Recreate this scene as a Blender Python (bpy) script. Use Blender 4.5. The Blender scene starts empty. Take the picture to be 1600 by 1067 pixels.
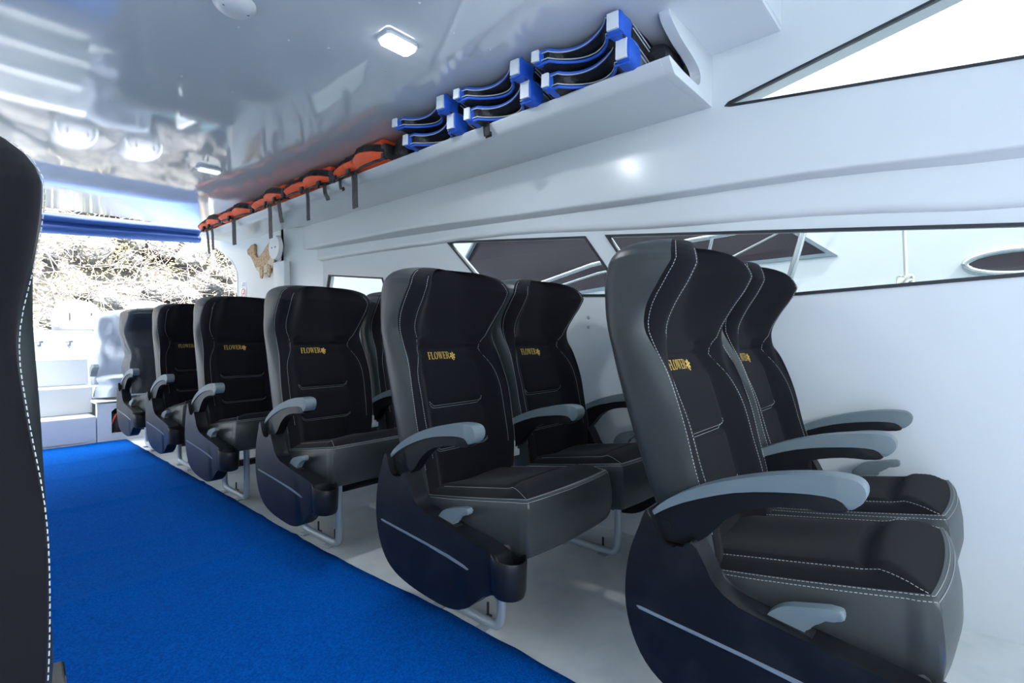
import bpy, bmesh, math, random
import numpy as np
from mathutils import Vector, Matrix, noise
from mathutils.geometry import delaunay_2d_cdt
R = math.radians
SC = bpy.context.scene
COL = SC.collection
random.seed(7)

# ------------------------------------------------------------------ camera
cam_d = bpy.data.cameras.new('camera')
cam_d.sensor_width = 36.0
cam_d.lens = 803.4 / 1600 * 36
cam_d.clip_start = 0.02
cam = bpy.data.objects.new('camera', cam_d)
COL.objects.link(cam)
cam.location = (0, 0, 0.88)
cam.rotation_euler = (Matrix.Rotation(R(-48.63), 3, 'Z') @ Matrix.Rotation(R(90 - 0.76), 3, 'X') @ Matrix.Rotation(R(-0.24), 3, 'Z')).to_euler()
SC.camera = cam

# ------------------------------------------------------------------ world, exposure
world = bpy.data.worlds.new('overcast_sky')
SC.world = world
world.use_nodes = True
bg = world.node_tree.nodes['Background']
bg.inputs['Color'].default_value = (0.93, 0.97, 1.0, 1)
bg.inputs['Strength'].default_value = 3.0
SC.view_settings.view_transform = 'Standard'
SC.view_settings.look = 'None'
SC.view_settings.gamma = 1
SC.view_settings.use_curve_mapping = False
SC.view_settings.exposure = 1.62

sun_d = bpy.data.lights.new('sun', 'SUN'); sun_d.energy = 11.0; sun_d.angle = R(2.0); sun_d.color = (1.0, 0.96, 0.90)
sun = bpy.data.objects.new('sun', sun_d); COL.objects.link(sun)
sun.rotation_euler = Vector((0.12, 1.0, -1.35)).to_track_quat('-Z', 'Y').to_euler()

# ------------------------------------------------------------------ materials
def mat(name, col, rough=0.5, metal=0.0, spec=0.5, bump=None, var=None, sheen=0.0, coat=0.0, emit=None, subsurf=0):
    m = bpy.data.materials.new(name); m.use_nodes = True
    nt = m.node_tree; b = nt.nodes['Principled BSDF']
    b.inputs['Base Color'].default_value = (*col, 1)
    b.inputs['Roughness'].default_value = rough
    b.inputs['Metallic'].default_value = metal
    b.inputs['Specular IOR Level'].default_value = spec
    b.inputs['Sheen Weight'].default_value = sheen
    b.inputs['Coat Weight'].default_value = coat
    b.inputs['Coat Roughness'].default_value = 0.05
    tc = None
    if bump or var:
        tc = nt.nodes.new('ShaderNodeTexCoord')
    if var:
        sc, c2, lo, hi = var
        n = nt.nodes.new('ShaderNodeTexNoise'); n.inputs['Scale'].default_value = sc; n.inputs['Detail'].default_value = 5
        nt.links.new(tc.outputs['Object'], n.inputs['Vector'])
        r = nt.nodes.new('ShaderNodeValToRGB')
        r.color_ramp.elements[0].position = lo; r.color_ramp.elements[0].color = (*col, 1)
        r.color_ramp.elements[1].position = hi; r.color_ramp.elements[1].color = (*c2, 1)
        nt.links.new(n.outputs['Fac'], r.inputs['Fac']); nt.links.new(r.outputs['Color'], b.inputs['Base Color'])
    if bump:
        sc, st, dist = bump
        n = nt.nodes.new('ShaderNodeTexNoise'); n.inputs['Scale'].default_value = sc; n.inputs['Detail'].default_value = 3
        nt.links.new(tc.outputs['Object'], n.inputs['Vector'])
        bp = nt.nodes.new('ShaderNodeBump'); bp.inputs['Strength'].default_value = st; bp.inputs['Distance'].default_value = dist
        nt.links.new(n.outputs['Fac'], bp.inputs['Height']); nt.links.new(bp.outputs['Normal'], b.inputs['Normal'])
    if emit:
        b.inputs['Emission Color'].default_value = (*emit[0], 1); b.inputs['Emission Strength'].default_value = emit[1]
    return m

def glass(name, tint, gloss=0.06):
    m = bpy.data.materials.new(name); m.use_nodes = True
    nt = m.node_tree; nt.nodes.clear()
    o = nt.nodes.new('ShaderNodeOutputMaterial'); t = nt.nodes.new('ShaderNodeBsdfTransparent'); g = nt.nodes.new('ShaderNodeBsdfGlossy')
    x = nt.nodes.new('ShaderNodeMixShader'); f = nt.nodes.new('ShaderNodeFresnel'); f.inputs['IOR'].default_value = 1.3
    t.inputs['Color'].default_value = (*tint, 1); g.inputs['Roughness'].default_value = 0.02
    ge = nt.nodes.new('ShaderNodeNewGeometry'); iv = nt.nodes.new('ShaderNodeMath'); iv.operation = 'SUBTRACT'; iv.inputs[0].default_value = 1.0; mu = nt.nodes.new('ShaderNodeMath'); mu.operation = 'MULTIPLY'
    nt.links.new(ge.outputs['Backfacing'], iv.inputs[1]); nt.links.new(f.outputs['Fac'], mu.inputs[0]); nt.links.new(iv.outputs[0], mu.inputs[1]); nt.links.new(mu.outputs[0], x.inputs['Fac']); nt.links.new(t.outputs[0], x.inputs[1]); nt.links.new(g.outputs[0], x.inputs[2]); nt.links.new(x.outputs[0], o.inputs['Surface'])
    return m

M = dict(
    gelcoat=mat('white_gelcoat', (0.69, 0.74, 0.77), 0.22, bump=(3.0, 0.06, 0.02)),
    ceiling=mat('glossy_ceiling', (0.76, 0.81, 0.85), 0.06, spec=1.0, bump=(1.4, 0.010, 0.03)),
    floor=mat('white_deck', (0.82, 0.84, 0.84), 0.38, bump=(60, 0.05, 0.003), var=(9, (0.74, 0.78, 0.79), 0.45, 0.62)),
    deckwhite=mat('white_aft_deck', (0.86, 0.88, 0.90), 0.35),
    leather=mat('grey_black_leather', (0.033, 0.040, 0.042), 0.40, bump=(220, 0.10, 0.002), var=(6, (0.043, 0.051, 0.053), 0.35, 0.7)),
    fabric=mat('black_fabric', (0.0075, 0.0073, 0.0105), 0.95, spec=0.2, bump=(900, 0.25, 0.001), sheen=0.04),
    plastic=mat('dark_plastic', (0.0070, 0.0078, 0.0100), 0.40, spec=0.30, bump=(500, 0.08, 0.0008), var=(14, (0.015, 0.017, 0.021), 0.5, 0.75)),
    cap=mat('grey_armrest_plastic', (0.15, 0.195, 0.22), 0.42, bump=(400, 0.08, 0.0008)),
    strip=mat('grey_trim', (0.20, 0.25, 0.30), 0.4),
    thread=mat('white_thread', (0.52, 0.55, 0.55), 0.8),
    gold=mat('gold_embroidery', (0.72, 0.47, 0.10), 0.55, bump=(1500, 0.3, 0.0006)),
    leg=mat('grey_painted_steel', (0.42, 0.48, 0.53), 0.35, metal=0.25),
    bolt=mat('dark_bolt', (0.10, 0.10, 0.10), 0.4, metal=0.8),
    dark=mat('black_rubber', (0.012, 0.013, 0.016), 0.55),
    belt=mat('pale_plastic', (0.62, 0.66, 0.68), 0.4),
    orange=mat('orange_nylon', (1.0, 0.12, 0.03), 0.55, bump=(14, 0.5, 0.02)),
    blackny=mat('black_nylon', (0.016, 0.016, 0.020), 0.5, bump=(22, 0.7, 0.02)),
    bluel=mat('blue_nylon', (0.018, 0.115, 0.62), 0.5, bump=(16, 0.4, 0.015)),
    greyny=mat('grey_nylon', (0.17, 0.20, 0.25), 0.5, bump=(18, 0.4, 0.015)),
    reflect=mat('reflective_patch', (0.74, 0.80, 0.86), 0.28, bump=(60, 0.4, 0.004)),
    pip=mat('grey_piping', (0.50, 0.54, 0.57), 0.6),
    tarp=mat('blue_tarp', (0.035, 0.10, 0.36), 0.45, bump=(8, 0.2, 0.02)),
    cover=mat('grey_cover', (0.36, 0.41, 0.50), 0.42, bump=(10, 0.4, 0.02)),
    coverd=mat('charcoal_cover', (0.035, 0.042, 0.058), 0.38, bump=(12, 0.4, 0.02)),
    seal=mat('black_window_seal', (0.02, 0.023, 0.03), 0.4),
    wglass=glass('tinted_window_glass', (0.54, 0.56, 0.57)),
    dglass=mat('dark_boat_glass', (0.030, 0.018, 0.028), 0.12, spec=0.6),
    steel=mat('stainless_steel', (0.62, 0.65, 0.67), 0.25, metal=0.9),
    rope=mat('rope', (0.62, 0.64, 0.62), 0.85, bump=(300, 0.6, 0.004)),
    boat=mat('white_boat_hull', (0.70, 0.74, 0.76), 0.3),
    wood=mat('tan_speckled_wood', (0.62, 0.42, 0.24), 0.7, var=(90, (0.30, 0.18, 0.09), 0.50, 0.62)),
    woodl=mat('cream_wood', (0.72, 0.62, 0.48), 0.7, var=(90, (0.52, 0.40, 0.27), 0.52, 0.66)),
    red=mat('red_print', (0.70, 0.05, 0.05), 0.5),
    black=mat('black_print', (0.02, 0.02, 0.03), 0.5),
    sticker=mat('white_sticker', (0.88, 0.88, 0.88), 0.4),
    lampbody=mat('white_lamp_body', (0.75, 0.78, 0.80), 0.35),
    lampon=mat('lit_lens', (0.95, 0.97, 1.0), 0.3, emit=((0.92, 0.97, 1.0), 2.6)),
    lampoff=mat('lens', (0.88, 0.90, 0.92), 0.25, emit=((0.92, 0.97, 1.0), 0.25)),
    rock=mat('pale_rock', (0.15, 0.147, 0.145), 0.9, bump=(6, 1.0, 0.08), var=(3, (0.09, 0.09, 0.095), 0.42, 0.66)),
    rockd=mat('grey_rock', (0.10, 0.10, 0.105), 0.9, bump=(6, 1.0, 0.08), var=(4, (0.045, 0.045, 0.05), 0.4, 0.66)),
    earth=mat('dry_earth', (0.09, 0.086, 0.083), 0.95, bump=(9, 1.0, 0.06), var=(5, (0.06, 0.057, 0.055), 0.4, 0.65)),
    twig=mat('dry_twig', (0.29, 0.26, 0.245), 0.9),
    leaf=mat('yellow_leaf', (0.31, 0.29, 0.11), 0.8, var=(2.0, (0.25, 0.17, 0.13), 0.5, 0.7)),
    cowl=mat('cowl_paint', (0.20, 0.21, 0.235), 0.35),
    water=mat('harbour_water', (0.06, 0.12, 0.14), 0.12),
    battery=mat('battery_case', (0.05, 0.05, 0.06), 0.5),
    bluebox=mat('blue_box', (0.03, 0.10, 0.40), 0.5),
)
# carpet: blue pile
cm = mat('blue_carpet', (0.0, 0.090, 0.46), 0.95, spec=0.05, bump=(260, 1.0, 0.010), var=(170, (0.0, 0.155, 0.66), 0.36, 0.66), sheen=0.0)
M['carpet'] = cm
M['ceiling'].node_tree.nodes['Principled BSDF'].inputs['IOR'].default_value = 1.75

# ------------------------------------------------------------------ mesh helpers
def mk(name, verts, faces, m, parent=None, smooth=None, loc=None):
    me = bpy.data.meshes.new(name)
    me.from_pydata([tuple(map(float, v)) for v in verts], [], faces)
    me.materials.append(M[m] if isinstance(m, str) else m)
    return fin(name, me, parent, smooth, loc)

def fin(name, me, parent=None, smooth=None, loc=None):
    me.update()
    if smooth is not None:
        me.polygons.foreach_set('use_smooth', [True] * len(me.polygons))
        if smooth < 180:
            me.set_sharp_from_angle(angle=R(smooth))
    o = bpy.data.objects.new(name, me); COL.objects.link(o)
    if parent: o.parent = parent
    if loc: o.location = loc
    return o

def bm_obj(name, bm, m, parent=None, smooth=40, loc=None):
    bmesh.ops.recalc_face_normals(bm, faces=bm.faces)
    me = bpy.data.meshes.new(name); bm.to_mesh(me); bm.free()
    me.materials.append(M[m] if isinstance(m, str) else m)
    return fin(name, me, parent, smooth, loc)

def tag(o, label, cat=None, group=None, kind=None):
    if label: o['label'] = label
    if cat: o['category'] = cat
    if group: o['group'] = group
    if kind: o['kind'] = kind
    return o

def struct(o, label=None):
    o['kind'] = 'structure'
    if label: o['label'] = label
    return o

def thing(name, loc, label, cat, group=None, rz=0):
    o = bpy.data.objects.new(name, None); COL.objects.link(o); o.empty_display_size = 0.05
    o.location = loc; o.rotation_euler = (0, 0, rz)
    return tag(o, label, cat, group)

def copy_tree(o, parent=None):
    c = o.copy(); COL.objects.link(c); c.parent = parent
    for ch in list(o.children): copy_tree(ch, c)
    return c

def box(bm, a, b, bev=0.0, seg=2):
    r = bmesh.ops.create_cube(bm, size=1.0)
    vs = r['verts']
    for v in vs:
        v.co = Vector([(a[i] + b[i]) / 2 + v.co[i] * (b[i] - a[i]) for i in range(3)])
    if bev > 0:
        es = list({e for v in vs for e in v.link_edges})
        bmesh.ops.bevel(bm, geom=es, offset=bev, segments=seg, profile=0.6, affect='EDGES')

def box_obj(name, a, b, m, parent=None, bev=0.0, seg=2, loc=None):
    bm = bmesh.new(); box(bm, a, b, bev, seg)
    return bm_obj(name, bm, m, parent, 35, loc)

def ext_poly(name, pts, plane, a, b, m, parent=None, bev=0.0, seg=3, loc=None, smooth=40):
    """polygon pts in the plane 'yz' | 'xz' | 'xy', extruded from a to b along the third axis"""
    bm = bmesh.new()
    def P(p, h):
        return {'yz': (h, p[0], p[1]), 'xz': (p[0], h, p[1]), 'xy': (p[0], p[1], h)}[plane]
    lo = [bm.verts.new(P(p, a)) for p in pts]; hi = [bm.verts.new(P(p, b)) for p in pts]
    n = len(pts)
    f1 = bm.faces.new(lo); f2 = bm.faces.new(hi[::-1])
    for i in range(n): bm.faces.new((lo[i], hi[i], hi[(i + 1) % n], lo[(i + 1) % n]))
    if bev > 0:
        es = list(f1.edges) + list(f2.edges)
        bmesh.ops.bevel(bm, geom=es, offset=bev, segments=seg, profile=0.5, affect='EDGES', clamp_overlap=True)
    bmesh.ops.triangulate(bm, faces=[f for f in bm.faces if len(f.verts) > 4])
    return bm_obj(name, bm, m, parent, smooth, loc)

def catmull(pts, n, closed=False):
    P = [Vector(p) for p in pts]; out = []; N = len(P)
    rng = range(N if closed else N - 1)
    for i in rng:
        if closed: p0, p1, p2, p3 = P[(i - 1) % N], P[i], P[(i + 1) % N], P[(i + 2) % N]
        else: p0, p1, p2, p3 = P[max(i - 1, 0)], P[i], P[i + 1], P[min(i + 2, N - 1)]
        for k in range(n):
            t = k / n
            out.append(0.5 * ((2 * p1) + (p2 - p0) * t + (2 * p0 - 5 * p1 + 4 * p2 - p3) * t * t + (3 * p1 - p0 - 3 * p2 + p3) * t ** 3))
    if not closed: out.append(P[-1])
    return out

def sm(xs, ys, x):
    """smooth 1-D interpolation (catmull) on a non-uniform table"""
    if x <= xs[0]: return ys[0]
    if x >= xs[-1]: return ys[-1]
    i = max(k for k in range(len(xs) - 1) if xs[k] <= x)
    def slope(k):
        if k == 0: return (ys[1] - ys[0]) / (xs[1] - xs[0])
        if k == len(xs) - 1: return (ys[-1] - ys[-2]) / (xs[-1] - xs[-2])
        return (ys[k + 1] - ys[k - 1]) / (xs[k + 1] - xs[k - 1])
    h = xs[i + 1] - xs[i]; t = (x - xs[i]) / h
    return ((2 * t ** 3 - 3 * t * t + 1) * ys[i] + (t ** 3 - 2 * t * t + t) * h * slope(i) + (-2 * t ** 3 + 3 * t * t) * ys[i + 1] + (t ** 3 - t * t) * h * slope(i + 1))

def sstep(a, b, x):
    t = min(1, max(0, (x - a) / (b - a))); return t * t * (3 - 2 * t)

def add_tube(V, F, pts, r, n=8, cap=True, flat=None):
    pts = [Vector(p) for p in pts]; base = len(V); rings = len(pts)
    up = Vector((0.0123, 0.031, 1)); prev = None
    for i, p in enumerate(pts):
        d = (pts[min(i + 1, rings - 1)] - pts[max(i - 1, 0)]).normalized()
        if prev is None:
            a = d.cross(up)
            if a.length < 0.05: a = d.cross(Vector((1, 0, 0)))
            a.normalize()
        else:
            a = (prev - d * prev.dot(d)).normalized()
        prev = a; b = d.cross(a)
        rr = r[i] if isinstance(r, (list, tuple)) else r
        for k in range(n):
            t = 2 * math.pi * k / n
            V.append(p + (a * math.cos(t) + b * math.sin(t)) * rr)
    for i in range(rings - 1):
        for k in range(n):
            F.append((base + i * n + k, base + i * n + (k + 1) % n, base + (i + 1) * n + (k + 1) % n, base + (i + 1) * n + k))
    if cap:
        F.append(tuple(base + k for k in range(n))[::-1]); F.append(tuple(base + (rings - 1) * n + k for k in range(n)))

def tube(name, pts, r, m, parent=None, n=8, loc=None):
    V, F = [], []; add_tube(V, F, pts, r, n)
    return mk(name, V, F, m, parent, 60, loc)

def resample(pts, step):
    pts = [Vector(p) for p in pts]; out = [pts[0]]; acc = 0
    for a, b in zip(pts, pts[1:]):
        L = (b - a).length; 
        if L < 1e-9: continue
        t = step - acc
        while t <= L:
            out.append(a + (b - a) * (t / L)); t += step
        acc = (acc + L) % step if True else 0
    return out

def stitch(name, lines, parent, r=0.0006, dash=0.0046, gap=0.0026, loc=None):
    """a seam of separate thread dashes following the given polylines"""
    V, F = [], []
    for pts in lines:
        P = [Vector(p) for p in pts]; cum = [0]
        for a, b in zip(P, P[1:]): cum.append(cum[-1] + (b - a).length)
        def at(s):
            for i in range(len(P) - 1):
                if s <= cum[i + 1] or i == len(P) - 2:
                    L = cum[i + 1] - cum[i]
                    return P[i] + (P[i + 1] - P[i]) * ((s - cum[i]) / L if L > 0 else 0)
        s = 0
        while s + dash < cum[-1]:
            add_tube(V, F, [at(s), at(s + dash * 0.5) , at(s + dash)], r, 4, False); s += dash + gap
    o = mk(name, V, F, 'thread', parent, None, loc); o['kind'] = 'stuff'
    return o

def loft(V, F, rings, closed=True):
    base = len(V); n = len(rings[0])
    for r_ in rings: V.extend(r_)
    for i in range(len(rings) - 1):
        for k in range(n if closed else n - 1):
            k2 = (k + 1) % n
            F.append((base + i * n + k, base + i * n + k2, base + (i + 1) * n + k2, base + (i + 1) * n + k))
    return base

def inpoly(p, poly):
    x, y = p; c = False; n = len(poly)
    for i in range(n):
        x1, y1 = poly[i]; x2, y2 = poly[(i + 1) % n]
        if (y1 > y) != (y2 > y) and x < (x2 - x1) * (y - y1) / (y2 - y1) + x1: c = not c
    return c

def holed(name, outer, holes, plane, a, b, m, parent=None):
    """flat slab with openings: outer and holes are polygons in the plane, thickness a..b"""
    pts = []; edges = []
    for poly in [outer] + holes:
        s = len(pts); pts += [Vector(p) for p in poly]
        edges += [(s + i, s + (i + 1) % len(poly)) for i in range(len(poly))]
    vo, eo, fo, *_ = delaunay_2d_cdt(pts, edges, [], 0, 1e-6)
    keep = []
    for f in fo:
        c = sum((vo[i] for i in f), Vector((0, 0))) / len(f)
        if inpoly(c, outer) and not any(inpoly(c, h) for h in holes): keep.append(f)
    def P(p, h): return {'yz': (h, p[0], p[1]), 'xz': (p[0], h, p[1]), 'xy': (p[0], p[1], h)}[plane]
    bm = bmesh.new()
    A = [bm.verts.new(P(p, a)) for p in vo]; B = [bm.verts.new(P(p, b)) for p in vo]
    cnt = {}
    for f in keep:
        bm.faces.new([A[i] for i in f]); bm.faces.new([B[i] for i in f][::-1])
        for i in range(len(f)):
            e = (f[i], f[(i + 1) % len(f)]); k = tuple(sorted(e)); cnt[k] = cnt.get(k, 0) + 1
    for (i, j), c in cnt.items():
        if c == 1: bm.faces.new((A[i], A[j], B[j], B[i]))
    for v in [v for v in bm.verts if not v.link_faces]: bm.verts.remove(v)
    return bm_obj(name, bm, m, parent, 35)

def seal_loop(name, poly, x, r, parent, m='seal'):
    """window gasket: a square bar all round the opening"""
    V, F = [], []
    n = len(poly); c = Vector((sum(p[0] for p in poly) / n, sum(p[1] for p in poly) / n))
    P = [Vector(p) for p in poly]; area = sum(P[i].x * P[(i + 1) % n].y - P[(i + 1) % n].x * P[i].y for i in range(n))
    sg = 1 if area > 0 else -1
    inn, out = [], []
    for i in range(n):
        d1 = (P[i] - P[i - 1]).normalized(); d2 = (P[(i + 1) % n] - P[i]).normalized()
        n1 = Vector((-d1.y, d1.x)) * sg; n2 = Vector((-d2.y, d2.x)) * sg
        mm = (n1 + n2); mm = mm / max(0.35, mm.length_squared) * 2 if mm.length > 1e-6 else n1
        inn.append(P[i] + mm * r * 0.75); out.append(P[i] - mm * r * 0.5)
    for q in (out, inn):
        for p in q: V.append((x - r * 0.6, p.x, p.y))
    for q in (out, inn):
        for p in q: V.append((x + r * 1.6, p.x, p.y))
    for i in range(n):
        j = (i + 1) % n
        F += [(i, j, n + j, n + i), (2 * n + i, 3 * n + i, 3 * n + j, 2 * n + j), (n + i, n + j, 3 * n + j, 3 * n + i), (i, 2 * n + i, 2 * n + j, j)]
    return mk(name, V, F, m, parent)

# ================================================================== the setting
YF, YB = -2.3, 5.6          # front and back ends of the cabin
floor = struct(box_obj('floor', (-1.08, YF, -0.06), (2.08, 6.4, 0.0), 'floor'), 'white gelcoat cabin floor')

# ledge heights along the wall
YE = 3.94
LY = [-2.3, -0.114, 0.335, 1.03, 1.74, 2.52, 3.2, YE]
LT = [1.30, 1.386, 1.421, 1.451, 1.489, 1.532, 1.548, 1.560]
LB = [1.25, 1.353, 1.399, 1.428, 1.459, 1.487, 1.520, 1.553]
WR = [1.14, 1.231, 1.282, 1.330, 1.400, 1.43, 1.45, 1.46]
big_w = [(-1.6, 1.075), (0.481, 1.017), (1.00, 1.000), (1.235, 1.335), (-0.121, 1.183), (-1.6, 1.03 + 0.05)]
big_w = [(1.215, 1.324), (-0.121, 1.183), (-1.2, 1.11), (-1.2, 1.075), (-0.123, 1.041), (0.481, 1.017), (0.99, 1.002)]
mid_w = [(2.288, 1.426), (1.329, 1.333), (1.18, 1.055), (1.32, 1.055), (1.78, 1.085), (2.00, 1.105)]
mid_w = [(2.288, 1.426), (1.329, 1.333), (1.12, 1.050), (1.32, 1.060), (1.92, 1.085)]
sml_w = [(3.646, 1.339), (2.95, 1.265), (2.85, 1.06), (3.72, 1.10)]
YS = [-2.3] + [i * 0.2 - 2.2 for i in range(30)] + [YE]
YS = sorted(set([y for y in YS if y <= YE]))
outer = [(YF, 0), (YE, 0), (YE, 1.60)] + [(y, sm(LY, LB, y) + 0.02) for y in YS[::-1]]
wall_r = struct(holed('wall_right', outer, [big_w, mid_w, sml_w], 'yz', 2.03, 2.075, 'gelcoat'), 'white moulded right cabin wall')
# proud strip above the windows
V, F = [], []
rings = []
for y in YS:
    zr, zb = sm(LY, WR, y), sm(LY, LB, y)
    rings.append([(2.034, y, zr - 0.004), (2.024, y, zr + 0.001), (2.015, y, zr + 0.012), (2.014, y, zr + 0.03), (2.014, y, zb + 0.02)])
loft(V, F, rings, False)
struct(mk('trim_1', V, F, 'gelcoat', wall_r, 180))
# ledge and upper wall
V, F = [], []; rings = []
for y in YS:
    t, b = sm(LY, LT, y), sm(LY, LB, y)
    rings.append([(2.034, y, b), (2.010, y, b + (t - b) * 0.40), (1.980, y, t - 0.004), (1.973, y, t + 0.0), (1.9705, y, t + 0.006), (1.9698, y, t + 0.022), (1.9715, y, t + 0.05)])
loft(V, F, rings, False)
struct(mk('trim_2', V, F, 'gelcoat', wall_r, 180))
tri_w = [(0.669, 1.727), (0.655, 1.722), (-0.111, 1.625), (-1.3, 1.50), (-1.3, 2.17), (0.058, 1.863), (0.66, 1.735)]
outer = [(YF, 2.40), (YE, 2.40), (YE, 1.60)] + [(y, sm(LY, LT, y) + 0.028) for y in YS[::-1]]
wall_u = holed('upper_panel', outer, [tri_w], 'yz', 1.970, 2.06, 'gelcoat', wall_r)

# windows of the right wall
def window(i, poly, x, label, r=0.009):
    w = holed('window_%d' % i, poly, [], 'yz', x + 0.008, x + 0.013, 'wglass')
    struct(w, label)
    seal_loop('window_gasket', poly, x, r, w)
    return w
window(1, big_w, 2.03, 'long tapered side window with black gasket beside the nearest seats')
window(2, mid_w, 2.03, 'slanted side window with black gasket behind the second seat row')
window(3, sml_w, 2.03, 'small far side window with black gasket')
window(4, tri_w, 1.97, 'pointed upper window with black gasket at top right', 0.007)

# pillar and aft wall panel
ch = [(2.04, 3.70), (2.012, 3.80), (1.965, 3.95), (1.925, 4.04), (1.90, 4.10), (1.90, 4.16), (2.04, 4.16)]
struct(ext_poly('wall_pillar', ch, 'xy', 0, 1.935, 'gelcoat', None, smooth=60), 'white moulded pillar between small window and aft wall')
arch = [(4.12, 0.0), (5.05, 0.0), (5.05, 1.40)] + [tuple(p)[:2] for p in catmull([(5.06, 1.46, 0), (5.14, 1.55, 0), (5.32, 1.655, 0), (5.52, 1.735, 0), (5.66, 1.81, 0), (5.70, 1.935, 0)], 5)] + [(4.12, 1.935)]
wa = struct(holed('wall_aft', arch, [], 'yz', 1.900, 1.960, 'gelcoat'), 'white aft side wall ending in a curved arch')
V, F = [], []
add_tube(V, F, [(1.905, p[0], p[1]) for p in arch[1:-2]], 0.012, 8)
mk('arch_bead', V, F, 'gelcoat', wa, 180)
# bracket step seen under the plate
struct(box_obj('wall_step', (1.86, 4.03, 0.0), (1.91, 4.23, 1.475), 'gelcoat', None, 0.012), 'white boxed lower part of the pillar below the dolphin plaque')

# ceiling, raised front part, riser
ceil = struct(box_obj('ceiling', (-1.10, 0.485, 1.93), (2.06, YB, 1.97), 'ceiling', None, 0.006), 'glossy white ceiling')
struct(box_obj('ceiling_riser', (-1.10, 0.50, 1.945), (2.06, 0.54, 2.44), 'gelcoat'), 'white riser to the raised front ceiling')
struct(ext_poly('ceiling_fillet', [(1.60, 1.95), (1.985, 1.95), (1.985, 2.44), (1.75, 2.44)], 'xz', 0.484, 0.50, 'gelcoat'))
struct(box_obj('ceiling_front', (-1.10, YF, 2.40), (2.06, 0.54, 2.44), 'gelcoat'), 'raised white front ceiling')

# left wall with its windows, dashboard bulkhead under the open windscreen
lw = [[(a, 1.05), (b, 1.05), (b + 0.15, 1.36), (a + 0.15, 1.36)] for a, b in ((-1.4, 0.0), (0.3, 1.4), (1.7, 2.7), (3.0, 3.7))]
wl = struct(holed('wall_left', [(YF, 0), (5.05, 0), (5.05, 1.40), (5.32, 1.655), (5.6, 1.745), (5.6, 1.935), (0.52, 1.935), (0.52, 2.40), (YF, 2.40)], lw, 'yz', -1.10, -1.05, 'gelcoat'), 'white left cabin wall')
for i, p in enumerate(lw):
    struct(holed('window_%d' % (5 + i), p, [], 'yz', -1.09, -1.085, 'wglass'), 'left side window')
struct(box_obj('wall_front', (-1.10, YF - 0.05, 0), (2.08, YF, 1.15), 'gelcoat'), 'low white bulkhead under the windscreen opening')

struct(box_obj('shade_screen', (1.25, -1.32, 0), (2.06, -1.28, 2.41), 'gelcoat', None, .006), 'added white screen out of view, shading the near right wall')  # added out of view to keep windscreen light off the near right wall

# ------------------------------------------------------------------ overhead shelf along the right wall
shelf = thing('overhead_shelf', (1.8, 0.75, 1.74), 'long white overhead shelf under the ceiling along the right wall', 'shelf')
def sh(name, o): o.parent = shelf; o.location = Vector(o.location) - Vector((1.8, 0.75, 1.74)); return o
SY = [0.752 + i * (5.05 - 0.752) / 20 for i in range(21)]
V, F = [], []; rings = []
sec = [(2.01, 1.736), (1.80, 1.737), (1.650, 1.738), (1.632, 1.741), (1.622, 1.750), (1.604, 1.764), (1.594, 1.776), (1.596, 1.782), (1.606, 1.784), (1.640, 1.768), (1.66, 1.762), (2.01, 1.762)]
for y in SY:
    xo = min(2.01, 2.01 if y < 3.7 else (2.01 - (y - 3.7) * 0.3 if y < 4.05 else 1.905))
    rings.append([(min(x, xo), y, z) for x, z in sec])
loft(V, F, rings, True)
n = len(sec); F.append(tuple(range(n))); F.append(tuple(range(20 * n, 21 * n))[::-1])
sh('tray', mk('tray', V, F, 'gelcoat', None, 50))
# end panel with its curved cut-out
cut = [tuple(p)[:2] for p in catmull([(1.845, 1.775, 0), (1.857, 1.80, 0), (1.845, 1.83, 0), (1.79, 1.852, 0), (1.70, 1.872, 0), (1.635, 1.895, 0), (1.600, 1.915, 0), (1.592, 1.932, 0)], 5)]
endp = [(1.640, 1.737), (2.01, 1.737), (2.01, 1.932)] + cut[::-1] + [(1.83, 1.768), (1.70, 1.772), (1.60, 1.784), (1.594, 1.776), (1.622, 1.75)]
sh('end_panel', ext_poly('end_panel', endp, 'xz', 0.722, 0.758, 'gelcoat', None, 0.006, 2))

# ------------------------------------------------------------------ carpet runner
cx_edge_y = [-2.2, 0.3, 0.725, 0.961, 1.268, 1.741, 2.306, 2.949, 4.027, 5.2, 5.335]
cx_edge_x = [1.03, 1.05, 1.059, 1.066, 1.070, 1.052, 1.052, 1.069, 1.080, 1.10, 1.10]
V, F = [], []; NY, NX = 260, 24
for j in range(NY + 1):
    y = -2.2 + (5.335 + 2.2) * j / NY
    xe = sm(cx_edge_y, cx_edge_x, y) + 0.004 * noise.noise((y * 9, 0, 3)) + 0.002 * noise.noise((y * 60, 0, 1))
    for i in range(NX + 1):
        x = 0.02 + (xe - 0.02) * i / NX
        w = 0.0
        for y0, a, k in ((2.15, 0.010, 0.10), (2.60, 0.006, -0.06), (3.35, 0.009, 0.12), (4.1, 0.006, 0.08), (1.0, 0.004, -0.1), (4.6, 0.006, 0.1)):
            w += a * math.exp(-((y - y0 - k * (x - 0.5) - 0.03 * math.sin(x * 5)) / 0.035) ** 2)
        V.append((x, y, 0.009 + 1.5 * w * (0.4 + 0.6 * sstep(0, 0.3, xe - x + 0.1)) + 0.0015 * noise.noise((x * 5, y * 5, 0))))
for j in range(NY):
    for i in range(NX):
        a = j * (NX + 1) + i; F.append((a, a + 1, a + NX + 2, a + NX + 1))
b0 = len(V)
for j in range(NY + 1):
    v = V[j * (NX + 1) + NX]; V.append((v[0] + 0.002, v[1], 0.0008))
for j in range(NY): F.append((j * (NX + 1) + NX, b0 + j, b0 + j + 1, (j + 1) * (NX + 1) + NX))
tag(mk('carpet_runner', V, F, 'carpet', None, 180), 'bright blue carpet runner along the aisle', 'carpet')

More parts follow.
